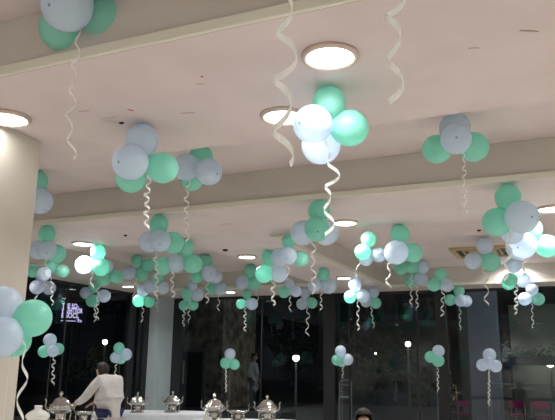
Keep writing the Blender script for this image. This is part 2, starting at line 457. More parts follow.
cluster('blue balloon with a mint one peeking out behind the beige pillar',
  [(37, 181, 22, 'g', 0), (40, 201, 26, 'b', -1), (26, 192, 24, 'g', 0)], z=ZR)
cluster('large cluster with a mint top and a big grey blue balloon under the second beam',
  [(508, 197, 26, 'g', 0), (497, 222, 29, 'g', 0), (512, 232, 24, 'b', 1), (522, 217, 33, 'b', -1)], [([(509, 242), (508, 262), (505, 280)], 3, 3, 2.6)])
cluster('brightly lit white and mint cluster next to the photo edge by the air conditioner',
  [(530, 229, 24, 'g', 0), (547, 246, 23, 'g', 0), (519, 247, 26, 'b', 1), (523, 245, 27, 'b', -1)], [([(524, 260), (523, 275)], 2, 2, 2)], depth=8.25)
cluster('balloons with a mint top behind the long twisted ribbon on the second beam',
  [(319, 211, 22, 'g', 0), (317, 229, 25, 'g', -1), (303, 233, 25, 'b', 0), (326, 233, 25, 'b', 1)], [([(313, 242), (313, 268), (314, 294)], 2.4, 5, 1.8)])
cluster('mint topped trio over the corner column, widest of that stack',
  [(159, 224, 19, 'g', 0), (149, 242, 21, 'b', 1), (160, 241, 22, 'b', -1), (173, 243, 22, 'g', 0)], [([(155, 254), (157, 275), (156, 297)], 1.9, 7, 1.6)])
cluster('mint and grey blue balloons tucked against the stack over the corner column',
  [(185, 248, 18, 'g', 0), (176, 263, 19, 'b', -1), (193, 264, 19, 'g', 0), (163, 266, 18, 'g', 0)], [([(172, 273), (173, 297)], 1.9, 4, 1.5)])
cluster('grey blue and mint balloons touching the beige pillar edge, upper of the stack there',
  [(47, 234, 17, 'g', 0), (38, 250, 19, 'b', 0), (47, 250, 19, 'b', -1), (57, 254, 18, 'g', 0)], [([(46, 264), (45, 286)], 1.6, 4, 1.4), ([(58, 240), (61, 232)], .6, 1, 1.0)])
cluster('dim mint balloons in a line below the grey blue pair by the pillar',
  [(52, 266, 14, 'g', 0), (33, 271, 13, 'g', 0), (44, 274, 14, 'b', -1), (63, 271, 13, 'g', 0)], [([(52, 280), (52, 305)], 1.4, 4, 1.3)], shift=0.915)
cluster('ice blue balloon trio against the glass wall beside the pillar, lowest of the stack',
  [(42, 276, 13, 'b', 0), (37, 287, 14.5, 'b', -1), (49, 288, 13.5, 'b', 0)], [([(36, 295), (36, 300), (43, 306)], 1.6, 3, 1.6)])
cluster('glowing white and mint trio right below the downlight near the pillar',
  [(98, 252, 15, 'g', 0), (84, 265, 18, 'b', 0), (101, 267, 18, 'g', 0)], [([(91, 275), (92, 288)], 1.8, 2, 1.8)])
cluster('dim mint pair directly behind the glowing trio near the pillar',
  [(107, 266, 13, 'b', 0), (103, 279, 15, 'g', 0), (117, 277, 14, 'g', 0)], [([(98, 288), (97, 320)], 1.4, 6, 1.1)])
cluster('small trio above the purple sign',
  [(94, 287, 11, 'g', 0), (86, 293, 12, 'b', 0), (104, 296, 13, 'b', 0), (92, 301, 12, 'g', -1)], [([(95, 305), (95, 322)], 1.2, 4, 1)])
cluster('grey blue and mint pair between the glowing trio and the corner column stack',
  [(137, 261, 12, 'g', 0), (129, 273, 14, 'b', 0), (142, 275, 13, 'g', 0), (149, 265, 13, 'g', 0)], [([(135, 282), (134, 300)], 1.3, 3, 1)])
cluster('small bright white and mint trio in front of the column frame',
  [(143, 291, 11, 'b', 0), (138.5, 301, 12, 'g', -1), (149, 302, 11, 'g', 0)], [([(143, 308), (142, 322)], 1, 3, 1.1)])
cluster('two grey blue balloons in front of the top of the corner column',
  [(158, 278, 12, 'g', 0), (150, 287, 13, 'b', 0), (163, 288, 13, 'b', 0)], [([(157, 295), (157, 312)], 1.2, 3, 1)])
cluster('mint topped cluster beside the column stack with its ribbon over dark glass',
  [(205, 262, 15, 'g', 0), (197, 276, 14, 'g', 0), (216, 277, 13, 'b', 1), (209, 273, 16, 'b', -1)], [([(207, 284), (207, 303)], 1.8, 3.5, 1.4)])
cluster('faint mint and blue pair under the beam end, beside the small far downlight',
  [(211, 277, 10, 'b', 0), (211, 289, 12, 'g', 0), (221, 289, 13, 'b', 0)], [([(219, 297), (218, 311)], 1.2, 3, 1)], shift=.93)
cluster('four teal and grey balloons at the far window next to the corner column',
  [(192, 286, 11, 'b', 0), (187, 294, 12, 'g', 0), (197.5, 295, 13, 'b', 0)], [([(189, 303), (189, 323)], 1.2, 4, 1)])
cluster('teal pair just below the grey and mint balloons at the far window',
  [(188, 299, 9, 'g', 0), (184, 305.5, 10.5, 'g', 0), (193, 305, 11, 'g', 0)], [([(184, 311), (183, 326)], 1.2, 4, 1)], depth=16.2)
cluster('dull mint and blue trio between the flat downlight and the glowing cyan balloons',
  [(251, 271, 14, 'g', 0), (242, 283, 14, 'b', 0), (254.5, 283, 14, 'g', 0)], [([(257, 290), (257, 304)], 1.3, 2.5, 1)])
cluster('shiny pale trio hanging below the dull mint and blue trio',
  [(247, 294, 9.5, 'g', 0), (241, 304, 10, 'g', 0), (252, 304, 12, 'b', 0)], [([(245, 311), (245, 332)], 1.3, 5, 1.1)])
cluster('glowing cyan trio with a dark centred mint balloon before the pale double',
  [(269, 258, 15, 'g', 0), (279, 274, 17, 'b', 0), (264, 274, 18, 'g', 0)], [([(273, 283), (273, 305)], 2, 4, 1.8)])
cluster('two overlapping pale blue balloons with mint ones above and beside them',
  [(289, 241, 14, 'g', 0), (280, 257, 18, 'b', 0), (288, 256, 18, 'b', -1), (301, 259, 16, 'g', 0)], [([(288, 268), (288, 280)], 1.4, 2, 1.2)], shift=0.985)
cluster('small dim trio under the glowing cyan balloons at the far window',
  [(289, 283, 10, 'b', 0), (284, 292, 12, 'g', 0), (296, 291.5, 11, 'b', 0)], [([(290, 299), (290, 312)], 1.1, 3, 1)], shift=0.965)
cluster('pale mint trio low at the far window between two taller clusters',
  [(305, 293, 11, 'b', 0), (302, 304, 11.5, 'b', 0), (312, 303, 11, 'g', 0)], [([(308, 311), (307, 336)], 1.6, 3.5, 1.2)])
cluster('two lilac blue balloons under a mint one with a wavy ribbon in front',
  [(323.5, 274, 12.5, 'g', 0), (314, 286, 13, 'b', 0), (329, 286, 15.5, 'b', 0)], [([(321, 295), (321, 311)], 1.2, 4, 1.1)])
cluster('brilliant white mint trio under the glare of the beam downlight',
  [(355, 285, 12.5, 'b', 0), (350, 297, 12.5, 'g', 0), (363, 296, 13.5, 'b', 0)], [([(358, 304), (358, 330)], 1.3, 4, 1.5)])
cluster('muted trio just behind the brilliant white mint trio',
  [(373.5, 292, 11.5, 'b', 0), (366, 302, 11, 'b', 0), (375.5, 303, 11.5, 'g', 0)], [([(371, 309), (374, 328)], .9, 4, .9)])
cluster('mint balloons and a lilac one hanging along the dark side of the beam',
  [(368.5, 239, 15, 'g', 0), (362.5, 252, 16, 'g', -1), (366, 259, 14, 'b', 1), (378.5, 255, 15, 'b', 0)], [([(357, 266), (356, 280)], .9, 2, .9)], z=ZS, shift=0.955)
cluster('pale white balloon between a mint top and a mint side balloon at mid hall',
  [(400, 234, 19, 'g', 0), (413, 253, 19, 'g', 0), (396, 252.5, 24, 'b', -1)], [([(389, 264), (388, 274), (389, 289)], 2.2, 3, 2)])
cluster('dim mint and lilac row right under the pale white balloon of mid hall',
  [(413, 266, 14, 'g', 0), (401, 268, 14, 'g', 0), (423, 267, 13, 'b', 0)], [([(411, 284), (411, 307)], 1.3, 5, 1.3)])
cluster('lower mint and lilac row overlapping the dark window head',
  [(416, 272, 11, 'g', 0), (411, 281, 13, 'g', 0), (421, 279, 14, 'b', -1)], [([(417, 288), (417, 310)], 1.2, 4, 1.2)])
cluster('trio with a mint top and glossy lilac balloon over the window mullion',
  [(440.5, 274, 12, 'g', 0), (434, 285, 13, 'g', 0), (447, 285, 14, 'b', 0)], [([(443, 293), (442, 316)], 1.6, 4, 1.3)])
cluster('small trio in front of the dark glass beside the mullion, paired lilac balls',
  [(459, 291, 11, 'g', 0), (450, 300, 11.5, 'g', 0), (461, 300.5, 12.5, 'b', -1), (466, 301, 12, 'b', 0)], [([(460, 308), (460, 330)], 1, 4, .9)])
cluster('two dusky blue balloons and a mint one hiding the air conditioner',
  [(485, 245, 17, 'b', 0), (473, 261, 17, 'b', 0), (491, 262, 19, 'g', 0)], [([(485, 273), (487, 290), (486, 306)], 2.2, 3.5, 1.6)])
cluster('bright ice blue trio with a dark mint balloon in front of its lower pair',
  [(514, 265, 15, 'b', 0), (508.5, 283, 14, 'g', 0), (523, 280, 15, 'b', 0), (510.5, 279.5, 13.5, 'g', -1)], [([(516, 289), (516, 314)], 1.7, 5, 1.8), ([(523, 262), (524, 276)], 1.4, 2, 1.6)], z=ZR)
cluster('dusky blue and mint trio at the window below the ice blue one',
  [(532, 289, 12, 'b', 0), (524.5, 299, 13, 'b', 0), (538, 299, 13, 'g', 0)], [([(532, 306), (533, 328)], 1, 4, 1)])

# clusters just above the frame whose long ribbons hang into view
def hanging(label, top, pts, ph, turns, amp, w, depth):
    balls = [(top[0]-10, top[1], 90, 'b', 0), (top[0]+50, top[1]+35, 88, 'g', 0), (top[0]-30, top[1]+75, 88, 'g', -1)]
    c = cluster(label, balls, (), depth=depth)
    p0 = c.location.copy(); hd = Vector((fw.x, fw.y, 0)).normalized(); D = depth
    path = []
    for q in pts:
        r = ray(*q); path.append(O+r*((at_depth(pts[-1][0], pts[-1][1], depth)-O).dot(hd)/r.dot(hd))-p0)
    path = [Vector((0, 0, -.02))]+path[1:]
    obj('ribbon', curl(path, amp*depth/F, turns, w*depth/F, ph, steps=26), M['ribbon'], c)
hanging('balloons above the photo trailing the long twisting ribbon next to the whole downlight', (300, -255),
        [(300, -215), (292, -120), (285, 0), (285, 80), (281, 162)], 2.4, 7.8, 10, 7, 1.95)
hanging('balloons above the photo trailing the shorter curled ribbon in line with the plain beam', (455, -300),
        [(405, -215), (408, -150), (397, -10), (393, 45), (395, 98)], 1.2, 8.2, 8, 6.5, 2.1)

# foreground cluster beside the pillar
G2 = 'balloon clusters floating at head height'
cluster('foreground mint and white balloons overlapping the beige pillar',
  [(3, 305, 38, 'b', 0), (33, 318, 37, 'g', 0), (2, 337, 40, 'b', -1), (14, 340, 34, 'g', 1)],
  [([(24, 346), (27, 362), (21, 384), (20, 420), (15, 470)], 4.2, 3.6, 3.4)], depth=4.35, group=G2, line=True)
low = [
 ('low cluster of three turquoise and one blue balloon under the purple sign', [(50, 340, 13, 'b', 0), (44, 351.5, 12, 'g', 0), (58, 349, 12, 'g', 0), (53, 351, 12, 'b', -1)], [([(54, 358), (53, 370), (53, 385)], 1.5, 5, 1.5)], 12.6),
 ('low cluster of small balloons over the shoulder of the person in white', [(119, 348, 11, 'g', 0), (115.5, 357.5, 11, 'b', 0), (126, 354.5, 12, 'b', 0), (121, 359, 10, 'g', 1)], [([(116, 364), (115, 378)], 1, 4, 1)], 14.5),
 ('low cluster of one lilac above two turquoise balloons beside the pale kurta', [(230, 354, 11, 'b', 0), (226, 363, 11.5, 'g', 0), (234.5, 364.5, 10.5, 'g', 0)], [([(226, 369), (226, 392)], .9, 7, 1)], 14.5),
 ('low cluster above the white metal chair outside', [(340.5, 351, 11, 'b', 0), (337, 360, 11, 'g', 0), (347.5, 359.5, 11.5, 'b', 0), (342, 362, 10, 'g', 1)], [([(343, 367), (343, 378)], .9, 3, 1)], 14.5),
 ('low cluster overlapping the dark window post', [(438.5, 351, 12, 'b', 0), (430.5, 357, 11.5, 'g', 0), (438, 360.5, 12.5, 'g', 0)], [([(438, 367), (438, 392)], .9, 6, 1)], 14.2),
 ('low cluster of pale balloons before the lit pier on the terrace', [(489.5, 355, 13, 'b', 0), (482.5, 365, 12, 'b', 0), (495.5, 366, 12.5, 'b', 0), (488, 363, 12, 'b', -1)], [([(489, 372), (489, 406)], 1, 9, 1.1)], 13.2),
]
for lab, b, r, d in low: cluster(lab, b, r, depth=d, group=G2, line=True)

# ------------------------------------------------------------------ people
def skin_mesh(name, V, E, material, parent, sub=2, root=0):
    """V: list of (position, radius)"""
    me = bpy.data.meshes.new(name); me.from_pydata([tuple(v[0]) for v in V], E, []); me.update()
    o = bpy.data.objects.new(name, me); C.objects.link(o)
    md = o.modifiers.new('skin', 'SKIN'); md.use_smooth_shade = True
    sv = me.skin_vertices[0].data if me.skin_vertices else None
    if sv is None:
        bpy.context.view_layer.objects.active = o
        me.skin_vertices  # pragma: no cover
    for i, v in enumerate(V):
        r = v[1]; sv[i].radius = (r, r) if not isinstance(r, tuple) else r
        sv[i].use_root = (i == root)
    s = o.modifiers.new('sub', 'SUBSURF'); s.levels = sub; s.render_levels = sub
    dg = bpy.context.evaluated_depsgraph_get(); dg.update()
    nm = bpy.data.meshes.new_from_object(o.evaluated_get(dg))
    o.modifiers.clear(); o.data = nm; nm.materials.clear(); nm.materials.append(material)
    for p in nm.polygons: p.use_smooth = True
    o.parent = parent
    return o
def person(loc, facing, label, J, shirtm, trouserm, long_shirt=False, drop=0, hairr=.1, group=None):
    """J: joint positions in local space, facing +Y"""
    root = empty('person', loc, facing); tag(root, label, 'person', group)
    V, E, ix = [], [], {}
    def add(k, p, r, par=None):
        ix[k] = len(V); V.append((Vector(p), r))
        if par is not None: E.append((ix[par], ix[k]))
    pv, ch, nk, hd = Vector(J['pelvis']), Vector(J['chest']), Vector(J['neck']), Vector(J['head'])
    add('pelvis', pv, .13); add('waist', pv.lerp(ch, .45), .115, 'pelvis'); add('chest', ch, .135, 'waist')
    add('neckb', nk, .06, 'chest'); add('neckt', nk.lerp(hd, .42), .055, 'neckb')
    add('jaw', nk.lerp(hd, .62)+Vector((0, .018, 0)), .072, 'neckt'); add('skull', hd, .094, 'jaw'); add('crown', hd+Vector((0, -.01, .075)), .07, 'skull')
    add('nose', hd+Vector((0, .105, -.025)), .014, 'skull')
    for s, S in ((-1, 'l'), (1, 'r')):
        add(S+'sh', J[S+'sh'], .062, 'chest'); add(S+'el', J[S+'el'], .044, S+'sh'); add(S+'wr', J[S+'wr'], .028, S+'el')
        wr, el = Vector(J[S+'wr']), Vector(J[S+'el']); d = (wr-el).normalized(); sd = d.cross(Vector((0, 0, 1))); sd = sd.normalized() if sd.length > .1 else Vector((1, 0, 0))
        pl = wr+d*.06; add(S+'palm', pl, .036, S+'wr')
        for f in range(4):
            o_ = sd*(f-1.5)*.021; ln = (.075, .085, .08, .062)[f]
            add(S+'f%da' % f, pl+d*.045+o_, .0095, S+'palm'); add(S+'f%db' % f, pl+d*(.045+ln*.55)+o_+Vector((0, 0, -.008)), .0085, S+'f%da' % f)
            add(S+'f%dc' % f, pl+d*(.04+ln*.9)+o_+Vector((0, 0, -.03)), .0075, S+'f%db' % f)
        add(S+'t1', wr+d*.035-sd*.042, .011, S+'palm'); add(S+'t2', wr+d*.075-sd*.058, .009, S+'t1')
        add(S+'hip', J[S+'hip'], .092, 'pelvis'); add(S+'kn', J[S+'kn'], .06, S+'hip'); add(S+'an', J[S+'an'], .042, S+'kn')
        add(S+'toe', Vector(J[S+'an'])+Vector((0, .16, -.04)), .035, S+'an')
    skin_mesh('body', V, E, M['skin'], root, 2)
    # shirt
    V, E, ix = [], [], {}
    lo = pv+Vector((0, 0, -.42 if long_shirt else -.02))
    add('pelvis', pv, .165); add('waist', pv.lerp(ch, .45), .16, 'pelvis'); add('chest', ch, .17, 'waist'); add('neckb', nk-Vector((0, 0, .025)), .078, 'chest')
    if long_shirt: add('hem', lo, .21, 'pelvis')
    if drop: add('hem', pv-Vector((0, 0, drop)), .185, 'pelvis')
    for S in 'lr':
        add(S+'sh', J[S+'sh'], .088, 'chest'); add(S+'el', J[S+'el'], .066, S+'sh'); add(S+'wr', Vector(J[S+'el']).lerp(Vector(J[S+'wr']), .93), .048, S+'el')
    skin_mesh('shirt', V, E, shirtm, root, 2)
    V, E, ix = [], [], {}
    add('pelvis', pv-Vector((0, 0, .02)), .14)
    for S in 'lr':
        add(S+'hip', J[S+'hip'], .112, 'pelvis'); add(S+'kn', J[S+'kn'], .082, S+'hip'); add(S+'an', Vector(J[S+'kn']).lerp(Vector(J[S+'an']), .96), .062, S+'kn')
    skin_mesh('trousers', V, E, trouserm, root, 2)
    for S in 'lr':
        a = Vector(J[S+'an']); bm = bmesh.new()
        lathe(bm, [(0, 0), (.8, 0), (1, .15), (.9, .6), (.5, .95), (0, 1)], 16)
        for v in bm.verts: v.co = Vector((v.co.x*.05, v.co.y*.14+.05, v.co.z*.09))+Vector((a.x, a.y, a.z-.08))
        obj('shoe', bm, M['black'], root, True)
    # hair: cap over crown and nape
    bm = bmesh.new(); bmesh.ops.create_icosphere(bm, subdivisions=4, radius=1)
    dl = [v for v in bm.verts if (v.co.y > .35 and v.co.z < .45) or (v.co.y > -.1 and v.co.z < -.55) or v.co.z < -.95]
    bmesh.ops.delete(bm, geom=dl, context='VERTS')
    for v in bm.verts:
        n = .006*math.sin(17*v.co.x+5*v.co.z)*math.sin(13*v.co.y)
        v.co = Vector((v.co.x*(.092+n), v.co.y*(.112+n), v.co.z*(.115+n)))+hd+Vector((0, -.008, .028))
    h = obj('hair', bm, M['hair'], root, True); sm = h.modifiers.new('thick', 'SOLIDIFY'); sm.thickness = .012; sm.offset = -1
    for s in (-1, 1):
        bm = bmesh.new(); bmesh.ops.create_uvsphere(bm, u_segments=10, v_segments=8, radius=.012)
        bmesh.ops.translate(bm, verts=bm.verts, vec=hd+Vector((s*.034, .085, .008))); obj('eye', bm, M['black'], root, True)
        bm = bmesh.new(); bmesh.ops.create_uvsphere(bm, u_segments=10, v_segments=8, radius=1)
        for v in bm.verts: v.co = Vector((v.co.x*.012, v.co.y*.02, v.co.z*.032))+hd+Vector((s*.094, 0, -.005))
        obj('ear', bm, M['skin'], root, True)
    bm = bmesh.new(); box(bm, -.022, .022, -.004, .004, -.004, .004, bev=.002); bmesh.ops.translate(bm, verts=bm.verts, vec=hd+Vector((0, .092, -.062)))
    obj('mouth', bm, mat('lips', (.30, .12, .10), .5), root)
    return root
stand = dict(pelvis=(0, 0, .93), chest=(0, .02, 1.24), neck=(0, .01, 1.43), head=(0, .04, 1.585),
    lsh=(-.19, 0, 1.37), rsh=(.19, 0, 1.37), lel=(-.25, .10, 1.12), rel=(.25, .10, 1.12), lwr=(-.24, .36, 1.05), rwr=(.20, .38, 1.05),
    lhip=(-.09, 0, .86), rhip=(.09, 0, .86), lkn=(-.10, .02, .48), rkn=(.11, .0, .48), lan=(-.11, -.02, .08), ran=(.12, -.01, .08))
def face_dir(v): return math.atan2(v.y, v.x)-PI/2
hr = Vector((RT.x, RT.y, 0)).normalized(); hf = Vector((fw.x, fw.y, 0)).normalized()
p = at_depth(111, 390, 10.1)
S1 = dict(stand); S1.update(chest=(0, .06, 1.24), neck=(0, .11, 1.40), head=(0, .22, 1.50), lel=(-.28, .26, 1.10), lwr=(-.20, .50, 1.02), rel=(.27, .22, 1.12), rwr=(.16, .47, 1.02), lsh=(-.20, .06, 1.37), rsh=(.20, .06, 1.37))
person((p.x, p.y, 0), face_dir(-hr*.85+hf*.52), 'person in a white shirt and navy trousers reaching over the silver dishes', S1, M['shirt'], M['navy'], drop=.10)
sit = dict(pelvis=(0, 0, .53), chest=(0, .0, .84), neck=(0, .0, 1.02), head=(0, .03, 1.165),
    lsh=(-.18, 0, .96), rsh=(.18, 0, .96), lel=(-.23, .10, .72), rel=(.23, .10, .72), lwr=(-.15, .32, .62), rwr=(.15, .32, .62),
    lhip=(-.09, .02, .50), rhip=(.09, .02, .50), lkn=(-.12, .42, .50), rkn=(.12, .42, .50), lan=(-.12, .44, .08), ran=(.12, .44, .08))
p = at_depth(363.5, 410, 6.7)
dz = at_depth(363.5, 409.5, 6.7).z - 1.29
person((p.x, p.y, dz if abs(dz) < .001 else 0), face_dir(-hf*.95-hr*.1), 'seated person facing the camera, only dark hair and forehead in view', {k: (v[0], v[1], v[2]+dz*(1 if k not in ('lan', 'ran') else 0)) for k, v in sit.items()}, mat('dark shirt', (.05, .05, .06), .8), M['navy'])
DZ = dz
# chair below the seated person
def chair(loc, rz, label, m, name='dining_chair', cat='chair', group=None, hs=.45, hb=.92):
    root = empty(name, loc, rz); tag(root, label, cat, group)
    obj('seat', bx(-.21, .21, -.21, .21, hs-.045, hs, bev=.012), m, root)
    obj('backrest', bx(-.20, .20, -.24, -.21, hs+.14, hb, bev=.012), m, root)
    for sx in (-1, 1):
        for sy in (-1, 1):
            bm = bmesh.new(); tube(bm, [(sx*.19, sy*.19, hs-.05), (sx*.205, sy*.21, 0)], .012, 8); obj('leg', bm, M['frame'], root)
        bm = bmesh.new(); tube(bm, [(sx*.18, -.205, hs-.04), (sx*.18, -.235, hb-.04)], .010, 8); obj('back_post', bm, M['frame'], root)
    return root
chair((p.x-hf.x*-.0, p.y, 0), face_dir(-hf*.95-hr*.1), 'dark chair under the seated person', M['black'], hs=.36+DZ, hb=.72+DZ)
p = at_depth(253, 378, 20.6)
S3 = dict(stand); S3.update(lwr=(-.25, .14, .86), rwr=(.25, .16, .86), lel=(-.26, .0, 1.1), rel=(.26, 0, 1.1), lhip=(-.09, 0, .86))
s3root = person((p.x, p.y, .30), face_dir(hr*.9-hf*.2), 'person in a long pale kurta standing outside behind the dark glass', S3, mat('pale kurta', (.42, .44, .42), .85), mat('grey cloth', (.1, .1, .1), .8), long_shirt=True)
o = obj('step', bx(-1.2, 1.2, -.6, .6, 0, .30), mat('stone step', (.12, .12, .12), .8)); o.location = (p.x, p.y, 0); tag(o, 'dark stone step under the person in the kurta', 'step')

# ------------------------------------------------------------------ buffet tables and dishes
camz = math.atan2(hr.y, hr.x)
def buffet(label, clabel, px0, px1, pyedge, depth, w, top, rnd):
    a = at_depth(px0, pyedge, depth); b = at_depth(px1, pyedge, depth); c = (a+b)/2; ln = (b-a).length
    root = empty('buffet_table', (c.x, c.y, 0), camz); tag(root, label, 'table')
    def outline(l, w_, r, n=8):
        P = []
        for sx, sy, a0 in ((1, 1, 0), (-1, 1, PI/2), (-1, -1, PI), (1, -1, 3*PI/2)):
            for k in range(n+1):
                t = a0+PI/2*k/n; P.append((sx*(l/2-r)+r*math.cos(t), sy*(w_/2-r)+r*math.sin(t)))
        return P
    bm = bmesh.new(); P = outline(ln-.04, w-.04, rnd)
    vs = [[bm.verts.new((x, y, z)) for x, y in P] for z in (top-.03, top)]
    bm.faces.new(vs[0][::-1]); bm.faces.new(vs[1]); n = len(P)
    for k in range(n): bm.faces.new((vs[0][k], vs[0][(k+1) % n], vs[1][(k+1) % n], vs[1][k]))
    obj('tabletop', bm, mat('table board', (.3, .2, .12), .6), root)
    for sx in (-1, 1):
        for sy in (-1, 1):
            obj('leg', tube(bmesh.new(), [(sx*(ln/2-.25), sy*(w/2-.2), top-.03), (sx*(ln/2-.25), sy*(w/2-.2), 0)], .02, 8), M['frame'], root)
    bm = bmesh.new(); rings = []
    for i, (off, z) in enumerate(((-.02, top+.004), (0, top+.002), (.008, top-.02), (.02, top-.35), (.03, .03))):
        ring = []
        for k, (x, y) in enumerate(outline(ln+2*off, w+2*off, rnd, 10)):
            f = (.02*math.sin(k*2.1) if i > 2 else 0); d = Vector((x, y, 0)).normalized()
            ring.append(bm.verts.new((x+d.x*f, y+d.y*f, z)))
        rings.append(ring)
    bm.faces.new(rings[0])
    for r0, r1 in zip(rings, rings[1:]):
        n = len(r0)
        for k in range(n): bm.faces.new((r0[k], r0[(k+1) % n], r1[(k+1) % n], r1[k]))
    cl = obj('tablecloth', bm, M['cloth'], None, False); cl.location = (c.x, c.y, 0); cl.rotation_euler = (0, 0, camz)
    tag(cl, clabel, 'tablecloth', 'white cloths of the buffet')
    return top+.006
tA = at_depth(150, 410, 11.5).z
buffet('far buffet table hidden under its white cloth', 'white cloth on the far buffet table in front of the column', 95, 212, 411, 10.95, .95, tA, .4)
tB = at_depth(235, 419, 9.6).z
buffet('near buffet table hidden under its white cloth', 'white cloth on the near buffet table, only its top edge in view', 192, 300, 422, 9.3, .7, tB, .3)
tC = at_depth(50, 422, 8.9).z
buffet('side buffet table hidden under its white cloth', 'white cloth on the side buffet table below the pillar balloons', 22, 92, 424, 8.8, .8, tC, .3)
def dish(loc, s=1.0, label='', tall=True):
    root = empty('chafing_dish', loc, camz+random.uniform(-.2, .2)); tag(root, label, 'chafing dish', 'silver chafing dishes on the buffet')
    def part(name, prof, n=56):
        bm = bmesh.new(); lathe(bm, [(r*s*.82, z*s*(1 if z < .2 else 1.0)) for r, z in prof], n)
        if name != 'base':
            for v in bm.verts:
                k = 1+.035*math.cos(14*math.atan2(v.co.y, v.co.x)); v.co.x *= k; v.co.y *= k
        return obj(name, bm, M['chrome'], root, True)
    part('base', [(0, 0), (.145, 0), (.15, .008), (.14, .02), (.10, .03), (.085, .05), (.082, .09), (.09, .11), (0, .11)])
    part('bowl', [(0, .105), (.09, .108), (.14, .125), (.175, .15), (.185, .165), (.178, .172), (0, .172)])
    if tall:
        l = part('lid', [(.175, .172), (.182, .182), (.17, .20), (.125, .225), (.115, .245), (.075, .275), (.03, .288), (0, .29)], 56)
        bm = bmesh.new(); lathe(bm, [(r*s, z*s) for r, z in ((0, .285), (.02, .288), (.012, .30), (.012, .312), (.026, .326), (.022, .342), (.008, .354), (0, .362))], 14); obj('finial', bm, M['chrome'], l, True)
    for sx in (-1, 1):
        bm = bmesh.new(); tube(bm, [(sx*.135*s, 0, .15*s), (sx*.165*s, 0, .16*s), (sx*.18*s, 0, .20*s), (sx*.168*s, 0, .23*s), (sx*.188*s, 0, .262*s)], [.008*s, .007*s, .007*s, .007*s, .012*s], 8)
        obj('handle', bm, M['chrome'], root, True)
    for k in range(4):
        a = PI/4+k*PI/2; c, q = math.cos(a)*s, math.sin(a)*s
        bm = bmesh.new(); tube(bm, [(.13*c, .13*q, .15*s), (.14*c, .14*q, .08*s), (.128*c, .128*q, .045*s), (.142*c, .142*q, .009*s)], [.009*s, .008*s, .008*s, .013*s], 8)
        obj('foot', bm, M['chrome'], root, True)
    return root
def on_table(px, d, top):
    p = at_depth(px, 410, d); return (p.x, p.y, top)
tops = (tA+.005, tB+.005, tC+.005)
dish(on_table(137, 10.75, tops[0]), .92, 'silver domed dish standing behind the person in white, next to the column')
dish(on_table(172, 10.95, tops[0]), .95, 'silver domed dish in front of the lower part of the column')
dish(on_table(214, 9.25, tops[1]), 1.0, 'silver domed dish with raised arms below the lilac and turquoise balloons')
dish(on_table(238, 9.2, tops[1]), .85, 'low open silver dish between two domed ones', tall=False)
dish(on_table(267, 9.2, tops[1]), 1.0, 'silver domed dish below the pale kurta, last of the row')
dish(on_table(60, 8.8, tops[2]), 1.12, 'silver domed dish beside the white tureen')
dish(on_table(84, 8.95, tops[2]), .8, 'small open silver dish under the hand of the person in white', tall=False)
# white tureen
p = at_depth(38, 412, 8.45); q = empty('tureen', (p.x, p.y, tC+.005)); tag(q, 'white ornate lidded tureen below the pillar balloons', 'tureen')
mw = mat('white glaze', (.92, .93, .88), .4)
zt = at_depth(38, 405.5, 8.45).z-(tC+.005)
bm = bmesh.new(); lathe(bm, [(0, 0), (.08, 0), (.07, .02), (.12, .06), (.15, max(.08, zt-.14)), (.145, max(.1, zt-.12)), (0, max(.1, zt-.12))], 24); obj('bowl', bm, mw, q, True)
bm = bmesh.new(); lathe(bm, [(.147, max(.1, zt-.12)), (.13, zt-.10), (.10, zt-.075), (.055, zt-.055), (.045, zt-.04), (.045, zt-.018), (.052, zt-.01), (.045, zt), (0, zt)], 24)
for v in bm.verts:
    r = math.hypot(v.co.x, v.co.y)
    if r > .07: k = 1+.06*math.sin(8*math.atan2(v.co.y, v.co.x)); v.co.x *= k; v.co.y *= k
obj('lid', bm, mw, q, True)
cr = M['cloth']
# folded napkins before the dish
for px, lab in ((208, 'white folded napkin leaning before the domed dish with raised arms'), (222, 'flat white folded napkin beside the low open dish')):
    p = at_depth(px, 414, 9.0); bm = bmesh.new()
    h = .09 if px == 208 else .05
    vs = [bm.verts.new(c) for c in ((-.08, -.05, 0), (.08, -.05, 0), (.08, .05, 0), (-.08, .05, 0), (-.05, 0, h), (.03, 0, h*.8))]
    for f in ((0, 3, 2, 1), (0, 1, 5, 4), (1, 2, 5), (2, 3, 4, 5), (3, 0, 4)): bm.faces.new([vs[i] for i in f])
    o = obj('napkin', bm, mat('napkin linen', (.55, .57, .55), .9)); o.location = (p.x, p.y, tops[1]); o.rotation_euler = (0, 0, camz); tag(o, lab, 'napkin', 'folded napkins on the buffet')

